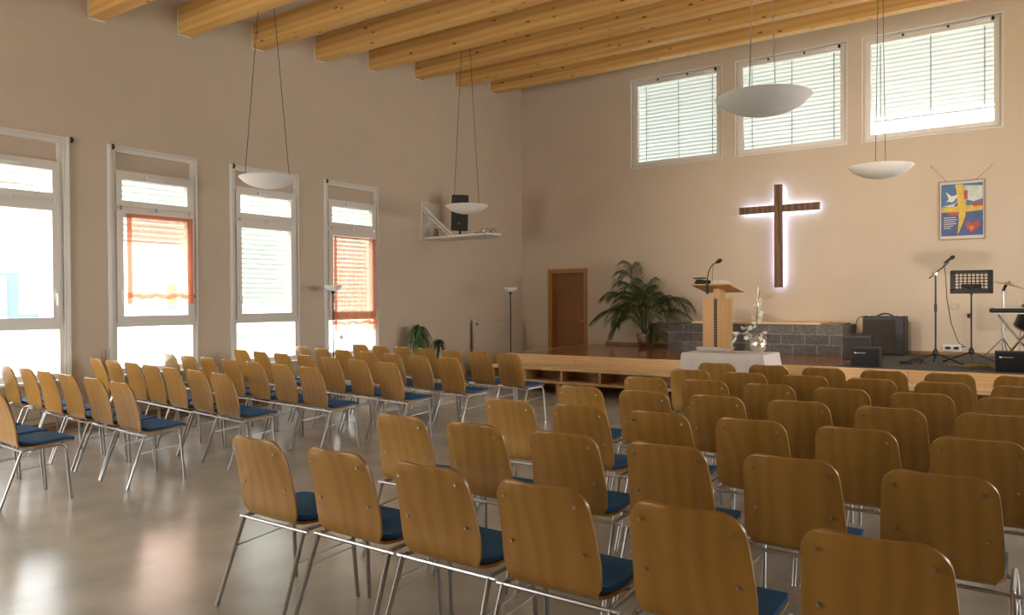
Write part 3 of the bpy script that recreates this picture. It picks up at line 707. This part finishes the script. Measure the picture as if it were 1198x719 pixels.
# left block: x and y of the aisle chair, pitch, slope of the row, number
LROWS = [(-6.40, 2.42, .54, .06, 3), (-6.27, 3.27, .545, .085, 6), (-6.22, 4.18, .497, .115, 7), (-6.04, 5.04, .525, .125, 7),
         (-5.80, 5.91, .548, .150, 7), (-5.63, 6.72, .545, .175, 7), (-5.43, 7.62, .525, .160, 7)]
LN = ['the nearest row', 'the second row from the camera', 'the third row from the camera', 'the fourth row from the camera', 'the fifth row from the camera', 'the sixth row from the camera', 'the row nearest the stage']
for i, (x0, y0, dx, sl, n) in enumerate(LROWS):
    th = math.atan(sl)
    for k in range(n):
        lab = 'blue-seated chair on the left, %s from the aisle in %s' % (ORD[k], LN[i])
        put_chair('far', x0 - dx * k * math.cos(th), y0 + dx * k * math.sin(th) + random.uniform(-.012, .012), -th + random.uniform(-.02, .02), lab, 'chairs in the left block')

# ------------------------------------------------------------------ plants
def strip(bm, pts, w, side):
    """tapered leaf strip with a shallow fold"""
    prev = None; n = len(pts) - 1
    for i, p in enumerate(pts):
        ww = w * (math.sin(PI * (.12 + .88 * i / n)) if i < n else 0.03) + .0005
        a = bm.verts.new(p + side * ww); c = bm.verts.new(p - Vector((0, 0, ww * .5))); b = bm.verts.new(p - side * ww)
        if prev: bm.faces.new((prev[0], a, c, prev[1])); bm.faces.new((prev[1], c, b, prev[2]))
        prev = (a, c, b)
def frond(parent, az, reach, height, droop, m, nl=30, ll=.34, base=(0, 0, .3)):
    d = Vector((math.cos(az), math.sin(az), 0)); b0 = Vector(base)
    tip = b0 + d * reach + Vector((0, 0, height - droop)); mid = b0 + d * reach * .35 + Vector((0, 0, height * 1.25))
    sp_ = bez(b0, mid, tip, 20); bm = B()
    tube(bm, sp_, [.007 * (1 - i / 26) + .001 for i in range(21)], 5)
    sd = Vector((-d.y, d.x, 0))
    for i in range(nl):
        f = .38 + .62 * i / (nl - 1); q = f * 20; k = min(19, int(q)); p = sp_[k].lerp(sp_[k + 1], q - k)
        tn = (sp_[k + 1] - sp_[k]).normalized()
        l = ll * (math.sin(PI * (.25 + .7 * (i / nl))) ** .7)
        for s in (-1, 1):
            dr = (sd * s * .75 + tn * .75 + Vector((0, 0, .18 + random.uniform(-.1, .1)))).normalized()
            pts = [p, p + dr * l * .35 + Vector((0, 0, -.01)), p + dr * l * .7 + Vector((0, 0, -.16 * l)), p + dr * l + Vector((0, 0, -.5 * l))]
            strip(bm, pts, .0095, tn)
    return obj('frond', bm, m, parent, smooth=False)
t = thing('potted_palm', 'large green fan palm in a silver pot on the stage', 'plant', (-6.32, 13.45, SZ))
latheobj('pot', [(.10, 0), (.115, .01), (.155, .14), (.178, .27), (.170, .275), (.150, .26), (.001, .255)], M_silver, t, 28)
latheobj('soil', [(.001, .256), (.150, .256), (.145, .262), (.001, .27)], M_soil, t, 20)
random.seed(11)
for az, re, he, dr in ((2.9, 1.20, .80, .30), (3.2, .75, .80, .10), (3.6, .95, .62, .35), (2.9, .34, 1.28, .02), (-2.9, .42, 1.16, .10), (1.9, .25, .95, .05), (3.05, .45, .98, .12), (-2.0, .38, .85, .25), (-.9, .40, .80, .20), (.1, .42, .72, .15),
                       (.0, .85, .80, .30), (-.3, .95, .60, .35), (.35, .75, .75, .40), (-.8, .55, .70, .35), (-1.6, .55, .72, .40), (-2.3, .65, .70, .42), (-2.8, .60, .50, .50), (-.5, .45, .35, .40), (-1.2, .35, .95, .25), (3.4, .45, .55, .3)):
    # keep the leaves clear of the far wall
    if math.sin(az) * re > .12: re = .12 / math.sin(az)
    frond(t, az, re, he, dr, M_leaf, base=(.03 * math.cos(az), .03 * math.sin(az), .25), ll=.46)

def spider(name, label, loc, pot_h, n, ln, htop, m, potmat, seed, cat='plant'):
    random.seed(seed); t = thing(name, label, cat, loc)
    latheobj('pot', [(.10, 0), (.15, pot_h), (.14, pot_h), (.13, pot_h - .02), (.001, pot_h - .03)], potmat, t, 22)
    tubeobj('stem', [(0, 0, pot_h - .04), (.01, 0, pot_h + htop)], .012, M_green, t, 8)
    bm = B()
    for i in range(n):
        az = random.uniform(0, 2 * PI); b0 = Vector((.01, 0, pot_h + htop * random.uniform(.55, 1))); r_ = ln * random.uniform(.35, .75)
        d = Vector((math.cos(az), math.sin(az), 0))
        if b0.x + d.x * r_ + loc[0] < XL + .04: r_ *= .4
        p = bez(b0, b0 + d * r_ * .5 + Vector((0, 0, ln * .45)), b0 + d * r_ + Vector((0, 0, -ln * random.uniform(.3, 1.0))), 7)
        strip(bm, p, .011, Vector((-d.y, d.x, 0)))
    obj('foliage', bm, m, t)
spider('spider_plant', 'drooping green spider plant on the floor against the left wall', (-9.20, 10.20, 0), .42, 110, .46, .60, M_leaf2, M_bowl, 3)
spider('spider_plant', 'small dark green spiky plant right of the drooping spider plant', (-9.20, 10.74, 0), .42, 50, .28, .34, M_leaf, M_bowl, 5)
# dry grass plant between the first two windows
random.seed(9); t = thing('dry_plant', 'dry brown twig plant between the two leftmost tall windows', 'plant', (XL + .065, 4.80, 0))
latheobj('pot', [(.03, 0), (.04, .30), (.036, .30), (.03, .28), (.001, .27)], M_bowl, t, 20)
bm = B()
for i in range(14):
    a = random.uniform(0, 2 * PI); q = Vector((math.cos(a) * random.uniform(0, .05), math.sin(a) * random.uniform(0, .12), random.uniform(.76, .95)))
    tube(bm, bez((0, 0, .27), (q.x * .2, q.y * .2, .6), q, 5), .003, 4)
obj('twig', bm, mat('dry_twig', (.34, .24, .14), .8), t)
t = thing('sill_ornament', 'pale glass ornament on the sill of the fourth tall window', 'ornament', (XL + .07, 8.62, .60))
latheobj('body', [(.001, 0), (.045, 0), (.05, .04), (.018, .10), (.014, .22), (.03, .26), (.001, .27)], M_clear, t, 18)
latheobj('head', [(.001, .27), (.03, .29), (.035, .33), (.001, .37)], M_lampshade, t, 14)

# ------------------------------------------------------------------ lectern
t = thing('lectern', 'slim beech lectern with a slanted reading board on the stage', 'lectern', (-4.47, 12.30, SZ), math.radians(-10))
LH = .93
boxobj('column', (-.14, .14, -.24, .24, 0, LH), M_beechv, t, bevel=.003)
st = boxobj('dark_inlay', (.070, .125, -.2445, -.2405, .0, LH - .004), M_black, t)
bm = B(); [tube(bm, [(.0975, -.2445, .02 + q * .042), (.0975, -.2475, .02 + q * .042)], .006, 8) for q in range(22)]; obj('inlay_bead', bm, M_trimw, st)
boxobj('neck', (-.05, .08, -.06, .10, LH, LH + .16), M_beechv, t)
bd = boxobj('reading_board', (-.35, .35, -.26, .24, -.012, .012), M_beechv, t, bevel=.004); bd.location = (0.0, 0, LH + .165); bd.rotation_euler = (math.radians(-14), 0, 0)
RX_ = math.radians(-14)
def on_board(x, y, h=0): return Vector((x, y * math.cos(RX_) - h * math.sin(RX_), LH + .165 + y * math.sin(RX_) + h * math.cos(RX_)))
L0 = Matrix.Translation(t.location) @ Matrix.Rotation(math.radians(-10), 4, 'Z')
def lec(name, label, cat, x, y, h=.012):
    r_ = thing(name, label, cat, L0 @ on_board(x, y, h)); r_.rotation_euler = (RX_, 0, math.radians(-10)); return r_
q = lec('bible', 'open book with pale pages lying on the lectern board', 'book', .12, -.12)
boxobj('cover', (-.15, .15, -.10, .12, .001, .008), M_blackm, q); boxobj('pages', (-.14, -.003, -.09, .11, .008, .075), M_paper, q, bevel=.008); boxobj('pages', (.003, .14, -.09, .11, .008, .068), M_paper, q, bevel=.008)
q = lec('folded_scarf', 'dark folded cloth on the left half of the lectern', 'cloth', -.20, -.13)
random.seed(4)
bm = B()
for j in range(5): lathe(bm, [(.001, .0), (.08, .004), (.10, .04), (.07, .085), (.001, .10)], 14, (random.uniform(-.06, .06), random.uniform(-.04, .04), random.uniform(0, .012)), 1.0, .8)
obj('fold', bm, mat('dark_green_cloth', (.02, .03, .018), .9), q, smooth=True)
bm = B(); bx(bm, -.15, .08, -.10, -.06, .105, .118); obj('spectacle_case', bm, M_black, q)
t = thing('gooseneck_microphone', 'black gooseneck microphone rising from the lectern', 'microphone', L0 @ Vector((-.03, -.285, LH + .10)), math.radians(-10))
boxobj('clamp', (-.018, .018, -.0, .024, -.03, .13), M_blackm, t, bevel=.003)
tubeobj('neck', [(0, 0, .10), (0, 0, .20), (.02, 0, .30), (.07, -.01, .40), (.12, -.02, .45), (.18, -.02, .475)], [.011, .010, .009, .008, .008, .008], M_blackm, t, 10)
bm = B(); tube(bm, [(.17, -.02, .472), (.20, -.02, .484), (.23, -.02, .498), (.262, -.02, .513), (.28, -.02, .52)], [.012, .026, .034, .030, .012], 14); obj('foam_cap', bm, M_black, t, smooth=True)
tubeobj('cable', bez((.12, -.015, .44), (.09, .02, .3), (.06, .05, .09), 6), .003, M_black, t, 5)

# ------------------------------------------------------------------ altar table
t = thing('altar_table', 'small table fully draped in ivory cloth before the stage', 'table', (-3.42, 9.87, 0))
TW, TD, TH = .53, .34, .80
boxobj('tabletop', (-TW + .01, TW - .01, -TD + .01, TD - .01, TH - .035, TH - .006), M_beech, t)
for sx in (-1, 1):
    for sy in (-1, 1): boxobj('leg', (sx * (TW - .07) - .02, sx * (TW - .07) + .02, sy * (TD - .07) - .02, sy * (TD - .07) + .02, 0, TH - .035), M_beech, t)
bm = B(); loops = []
def loop(off, z, amp):
    vs = []; N = 160; per = []
    for i in range(N):
        u = i / N * 4; e = int(u); f = u - e
        c = [(-1, -1), (1, -1), (1, 1), (-1, 1)]; a = c[e]; b = c[(e + 1) % 4]
        x = (a[0] + (b[0] - a[0]) * f) * TW; y = (a[1] + (b[1] - a[1]) * f) * TD
        n_ = [(0, -1), (1, 0), (0, 1), (-1, 0)][e]
        edge = min(f, 1 - f) * 4
        o_ = off + amp * (.5 + .5 * math.sin(i * .78 + 1.3 * math.sin(i * .17)))
        cr = max(0, 1 - edge * 1.6) * off * 1.1
        s_ = -1 if f < .5 else 1
        tx = ((b[0] - a[0]) and (1 if b[0] > a[0] else -1)) or 0; ty = ((b[1] - a[1]) and (1 if b[1] > a[1] else -1)) or 0
        x += n_[0] * o_ + tx * s_ * cr; y += n_[1] * o_ + ty * s_ * cr
        vs.append(bm.verts.new((x, y, z)))
    return vs
specs = [(-.03, TH, 0), (.0, TH - .001, 0), (.006, TH - .012, .002), (.015, TH - .1, .010), (.035, TH - .25, .022), (.060, TH - .42, .034), (.085, TH - .60, .042)]
loops = [loop(*s) for s in specs]
for a, b in zip(loops, loops[1:]):
    for i in range(160): bm.faces.new((a[i], a[(i + 1) % 160], b[(i + 1) % 160], b[i]))
bm.faces.new(loops[0])
cl = obj('tablecloth', bm, M_cloth, smooth=True, loc=(-3.42, 9.87, 0))
tag(cl, 'ivory cloth hanging in folds over the table before the stage', 'tablecloth')
bm = B(); random.seed(2)
for j in range(4): lathe(bm, [(.001, 0), (.13, .002), (.15, .020), (.12, .036), (.001, .042)], 20, ((-.04, .04, -.07, .07)[j], (0, -.02, .03, .02)[j], (0, .014, .020, .006)[j]), 1.1, .62)
o = obj('folded_napkin', bm, M_cloth, smooth=True, loc=(-3.67, 9.86, TH + .002)); tag(o, 'folded cream napkin lying on the left of the draped table', 'napkin')
t = thing('candle_holder', 'twisted clear glass candle holder in the middle of the table', 'candle holder', (-3.36, 9.78, TH + .002))
latheobj('foot', [(.001, 0), (.055, 0), (.05, .012), (.012, .02)], M_clear, t, 18)
bm = B(); pz = [(.0, .02), (.015, .06), (-.02, .10), (.02, .14), (.04, .18), (.045, .24)]
tube(bm, [(a, 0, b) for a, b in pz], [.012, .022, .014, .024, .016, .030], 12); obj('stem', bm, M_clear, t, smooth=True)
latheobj('cup', [(.02, .22), (.042, .27), (.036, .27), (.001, .235)], M_lampshade, t, 16, (.045, 0, 0))
t = thing('orchid_vase', 'round silver vase of white blossom on the draped table', 'vase', (-3.07, 9.92, TH + .002))
pr = [(.001, 0), (.06, .0)] + [(.112 * math.sin(a), .105 - .105 * math.cos(a)) for a in [.6 + .2 * i for i in range(10)]] + [(.05, .2), (.03, .17)]
latheobj('vase', pr, M_silver, t, 28, cap=False)
random.seed(21)
tubeobj('stem', [(0, 0, .10), (-.02, 0, .35), (-.01, 0, .55), (.02, 0, .80)], .006, M_green, t, 6)
tubeobj('stem', bez((0, 0, .12), (-.08, 0, .3), (-.20, -.02, .30), 6), .004, M_green, t, 6)
tubeobj('tip_reed', [(.0, 0, .6), (.0, 0, .86)], [.008, .004], M_brass, t, 6)
for i in range(46):
    f = random.random() ** 1.3
    z_ = .17 + .52 * f; sp_w = .11 * (1 - f) + .02
    c = (random.uniform(-sp_w, sp_w) - .02 * (1 - f), random.uniform(-sp_w, sp_w), z_)
    if i > 38: c = (-.11 - .02 * (i - 38) + .03, -.02, .26 + random.uniform(-.05, .06))
    bm = B(); rr = random.uniform(.020, .034)
    R_ = Matrix.Rotation(random.uniform(0, 6), 3, 'Z') @ Matrix.Rotation(random.uniform(.3, 1.5), 3, 'X')
    for p_ in range(5):
        a = p_ * 2 * PI / 5
        pts = [(0, 0, 0), (math.cos(a - .4) * rr, math.sin(a - .4) * rr, rr * .25), (math.cos(a) * rr * 1.35, math.sin(a) * rr * 1.35, rr * .15), (math.cos(a + .4) * rr, math.sin(a + .4) * rr, rr * .25)]
        bm.faces.new([bm.verts.new(R_ @ Vector(q) + Vector(c)) for q in pts])
    obj('blossom', bm, M_flower, t)

# ------------------------------------------------------------------ amplifiers and monitors
t = thing('guitar_amplifier', 'tall dark brown amplifier leaning back against the far wall', 'amplifier', (-2.16, 13.62, SZ + .008), math.radians(-4))
cb = boxobj('cabinet', (-.31, .31, -.14, .14, 0, .62), M_black, t, bevel=.015)
boxobj('grille_cloth', (-.28, .18, -.150, -.141, .03, .56), M_brown, t)
boxobj('control_strip', (-.28, .28, -.146, -.141, .565, .60), M_blackm, t)
bm = B(); tube(bm, bez((-.12, 0, .62), (0, 0, .70), (.12, 0, .62), 8), .012, 8); obj('carry_handle', bm, M_black, t, smooth=True)
for q in (-.24, .22): latheobj('cap', [(.001, 0), (.02, 0), (.02, .02), (.001, .02)], M_trimw, t, 10, (q, 0, .62))
tubeobj('cable', bez((-.27, -.13, .60), (-.42, -.2, .66), (-.36, -.3, .36), 8), .007, M_black, t, 6)
t = thing('bass_amplifier', 'small black amplifier standing behind the left wedge monitor', 'amplifier', (-2.33, 12.45, SZ + .008), math.radians(2))
bm = B(); prism(bm, [(-.20, -.13, 0), (-.20, .13, 0), (-.20, .10, .36), (-.20, -.09, .36)], (.38, 0, 0)); obj('cabinet', bm, M_black, t, bevel=.012)
bm = B(); prism(bm, [(-.175, -.138, .03), (-.175, -.128, .03), (-.175, -.098, .32), (-.175, -.108, .32)], (.33, 0, 0)); obj('grille', bm, M_grille, t)
bm = B(); tube(bm, bez((-.07, 0, .36), (0, 0, .40), (.07, 0, .36), 6), .009, 8); obj('carry_handle', bm, M_black, t, smooth=True)
def wedge(x, y, rz, label, lw=.36):
    t = thing('wedge_monitor', label, 'stage monitor', (x, y, SZ + .008), rz, group='black wedge monitors')
    bm = B(); prism(bm, [(-lw / 2, -.16, 0), (-lw / 2, .18, 0), (-lw / 2, .02, .255), (-lw / 2, -.14, .255)], (lw, 0, 0)); obj('cabinet', bm, M_black, t, bevel=.008)
    boxobj('front_frame', (-lw / 2 + .02, lw / 2 - .02, -.168, -.160, .02, .235), M_blackm, t)
    boxobj('badge', (-lw / 2 + .045, -lw / 2 + .075, -.172, -.168, .175, .192), M_trimw, t)
    boxobj('lettering_strip', (-lw / 2 + .080, -lw / 2 + .19, -.1705, -.168, .178, .189), M_screw, t)
    for j in range(4): latheobj('socket', [(.001, -.003), (.014, -.003), (.014, .003), (.001, .003)], M_grille, t, 10, (-lw / 2 + .07 + j * .07, -.170, .07))
wedge(-2.0, 11.16, math.radians(4), 'black wedge monitor at the stage edge before the small amplifier')
wedge(-.33, 11.20, math.radians(3), 'black wedge monitor at the right edge under the drums', .42)
t = thing('foot_switch', 'small black pedal with tangled cables beside the left wedge monitor', 'pedal', (-1.60, 11.75, SZ + .008), .3)
boxobj('housing', (-.07, .07, -.05, .05, 0, .045), M_black, t, bevel=.006)
random.seed(8)
MC = mat('red_brown_cable', (.13, .035, .02), .6)
for j in range(4): tubeobj('cable', bez((random.uniform(-.05, .1), 0, .03), (random.uniform(0, .3), random.uniform(-.1, .1), random.uniform(.12, .24)), (random.uniform(.15, .38), random.uniform(-.1, .1), .008), 8), .006, MC if j % 2 else M_black, t, 5)

# ------------------------------------------------------------------ microphone stand
def tripod(t, h, rl, n=3, a0=.3, z0=.16, m=M_blackm, r=.009):
    tubeobj('pole', [(0, 0, z0 - .08), (0, 0, h)], .011, m, t, 10)
    latheobj('hub', [(.012, z0 - .06), (.03, z0 - .05), (.035, z0 + .01), (.012, z0 + .05)], m, t, 12)
    for j in range(n):
        a = a0 + j * 2 * PI / n
        l = tubeobj('leg', [(.02 * math.cos(a), .02 * math.sin(a), z0 - .02), (rl * math.cos(a), rl * math.sin(a), .013)], r, m, t, 8)
        bm = B(); tube(bm, [(rl * .93 * math.cos(a), rl * .93 * math.sin(a), .022), (rl * 1.02 * math.cos(a), rl * 1.02 * math.sin(a), .014)], .014, 8); obj('rubber_foot', bm, M_black, l, smooth=True)
t = thing('microphone_stand', 'black tripod microphone stand with angled boom left of the music stand', 'microphone stand', (-1.27, 12.0, SZ + .008))
tripod(t, 1.24, .36, a0=-.35)
tubeobj('clutch', [(0, 0, .72), (0, 0, .83)], .018, M_black, t, 12)
tubeobj('boom', [(-.08, 0, 1.18), (.0, 0, 1.25), (.16, 0, 1.40)], .008, M_blackm, t, 8)
latheobj('boom_joint', [(.001, 1.215), (.026, 1.22), (.026, 1.27), (.001, 1.28)], M_screw, t, 12)
bm = B(); tube(bm, [(-.05, -.02, 1.25), (.02, -.02, 1.29), (.06, -.02, 1.31)], [.010, .022, .012], 10); obj('clip', bm, M_chrome, t, smooth=True)
base = Vector((-1.27, 12.0, SZ + .008))
t2 = thing('vocal_microphone', 'dark handheld microphone clipped on the boom stand', 'microphone', base + Vector((.13, 0, 1.385)))
tubeobj('handle', [(-.03, 0, 0), (.05, 0, .06)], [.012, .018], M_blackm, t2, 10)
bm = B(); tube(bm, [(.045, 0, .055), (.062, 0, .068), (.085, 0, .085), (.098, 0, .095)], [.016, .027, .027, .012], 12); obj('grille', bm, M_grille, t2, smooth=True)
bm = B(); pts = [base + Vector(p) for p in ((.10, .0, 1.37), (.12, .02, 1.2), (.13, .05, .9), (.16, .3, .55), (.2, .9, .25), (.24, 1.5, .16), (.20, 1.90, .14), (.14, 1.95, .13))]
tube(bm, pts, .0055, 6); o = obj('microphone_cable', bm, M_black, smooth=True); tag(o, 'thin black cable dropping from the vocal microphone to the wall outlet', 'cable')

# ------------------------------------------------------------------ music stand
t = thing('music_stand', 'black music stand with a perforated desk', 'music stand', (-.86, 12.20, SZ + .008), math.radians(4))
tripod(t, .98, .38, a0=.55, z0=.18)
latheobj('knob', [(.001, -.03), (.018, -.03), (.018, .03), (.001, .03)], M_black, t, 10, (-.03, 0, .66))
# perforated plate built as a lattice
bm = B(); nx, nz = 10, 7; Wd, Hd = .49, .30; holes_no = {(c, r_) for c in range(2, 7) for r_ in (0, 1)}
bar = .015
cell_w, cell_h = Wd / nx, Hd / nz
for i in range(nx + 1): bx(bm, -Wd / 2 + i * cell_w - bar / 2, -Wd / 2 + i * cell_w + bar / 2, 0, .003, 0, Hd)
for j in range(nz + 1): bx(bm, -Wd / 2, Wd / 2, .0, .003, j * cell_h - bar * .42, j * cell_h + bar * .42)
bx(bm, -Wd / 2 + cell_w * 2.5, Wd / 2 - cell_w * 2.5, .0, .004, 0, cell_h * 2.6); bx(bm, -Wd / 2 - .01, Wd / 2 + .01, -.001, .004, 0, cell_h * 1.0); 
bx(bm, -Wd / 2 - .01, -Wd / 2 + cell_w * .9, -.001, .004, 0, Hd); bx(bm, Wd / 2 - cell_w * .9, Wd / 2 + .01, -.001, .004, 0, Hd); bx(bm, -Wd / 2, Wd / 2, -.001, .004, Hd - cell_h * .8, Hd + .005)
o = obj('perforated_desk', bm, M_blackm, t); o.location = (0, .02, .99); o.rotation_euler = (math.radians(-12), 0, 0)
boxobj('ledge', (-Wd / 2 - .01, Wd / 2 + .01, -.002, .06, -.012, .0), M_blackm, o)
bm = B(); tube(bm, bez((-.10, -.008, .09), (0, -.012, .02), (.10, -.008, .09), 8), .008, 8); tube(bm, [(0, -.01, -.05), (0, -.01, .06)], .016, 8); obj('desk_bracket', bm, M_black, o, smooth=True)

# ------------------------------------------------------------------ drums and keyboard at the right edge
t = thing('cymbal_stand', 'bronze cymbal tilted on a chrome stand at the right edge', 'cymbal', (-.50, 12.35, SZ + .008))
tubeobj('pole', [(0, 0, .12), (0, 0, 1.03)], .013, M_chrome, t, 12)
tubeobj('tilter', [(0, 0, 1.0), (.03, 0, 1.07), (.08, 0, 1.13)], [.020, .018, .006], M_blackm, t, 10)
for j in range(3):
    a = .9 + j * 2 * PI / 3; tubeobj('leg', [(0, 0, .36), (.30 * math.cos(a), .30 * math.sin(a), .01)], .008, M_chrome, t, 8)
o = latheobj('cymbal', [(.012, .030), (.04, .026), (.055, .012), (.12, .006), (.235, -.012), (.235, -.014), (.12, .004), (.04, .015), (.012, .02)], M_brass, t, 40, cap=False)
o.location = (.06, 0, 1.085); o.rotation_euler = (0, math.radians(16), 0)
tubeobj('clutch', [(0, 0, .44), (0, 0, .50)], .022, M_screw, t, 10)
t = thing('keyboard_stand', 'crossed metal stand legs under the black keyboard', 'stand', (-.30, 11.95, SZ + .008))
for q in (-.09, .09):
    tubeobj('leg', [(-.24, q, .012), (.24, q, .68)], .014, M_brass, t, 8); tubeobj('leg', [(.24, q + .035, .012), (-.24, q + .035, .68)], .010, M_chrome, t, 8)
tubeobj('bolt', [(0, -.12, .345), (0, .15, .345)], .012, M_chrome, t, 8)
t = thing('keyboard', 'flat black keyboard with a cream underside at the right edge', 'keyboard', (-.22, 11.98, SZ + .008 + .695), math.radians(2))
boxobj('body', (-.42, .42, -.13, .13, .015, .075), M_black, t, bevel=.022)
boxobj('underside', (-.38, .38, -.125, .12, 0, .0145), M_paper, t)
bm = B(); [bx(bm, -.36 + k_ * .026, -.338 + k_ * .026, -.11, .0, .0755, .080) for k_ in range(28)]; obj('keys', bm, M_trimw, t)
t = thing('tom_drum', 'black drum with a chrome rim behind the keyboard', 'drum', (-.16, 12.85, SZ + .008))
dr = latheobj('shell', [(.001, -.14), (.20, -.14), (.20, .14), (.001, .14)], M_black, t, 28); dr.location = (0, 0, .60); dr.rotation_euler = (math.radians(15), math.radians(20), 0)
for zz in (-.14, .14):
    latheobj('rim', [(.198, zz - .010), (.210, zz - .010), (.210, zz + .010), (.198, zz + .010)], M_chrome, dr, 28, cap=False)
for j in range(3):
    a = .4 + j * 2 * PI / 3; tubeobj('leg', [(.19 * math.cos(a), .19 * math.sin(a), .6), (.22 * math.cos(a), .22 * math.sin(a), .0)], .008, M_chrome, t, 8)
t = thing('small_speaker', 'small dark box on the stage behind the right wedge monitor', 'loudspeaker', (-.02, 11.75, SZ + .008))
boxobj('cabinet', (-.18, .18, -.12, .12, 0, .36), M_black, t, bevel=.01); boxobj('panel', (-.15, .15, -.126, -.121, .05, .30), M_grille, t)
random.seed(5); bm = B()
for j in range(6):
    c0 = Vector((-.80 + random.uniform(-.08, .25), 11.45 + random.uniform(-.1, .1), SZ + .016 + j * .006)); r0 = random.uniform(.06, .13)
    tube(bm, [c0 + Vector((r0 * math.cos(a) * 1.5, r0 * math.sin(a), .008 * math.sin(3 * a) + .01)) for a in [i * PI / 8 for i in range(17)]], .006, 5)
o = obj('coiled_cable', bm, mat('yellow_cable', (.22, .16, .03), .6), smooth=True); tag(o, 'yellow cable lying in loops on the carpet by the music stand', 'cable')
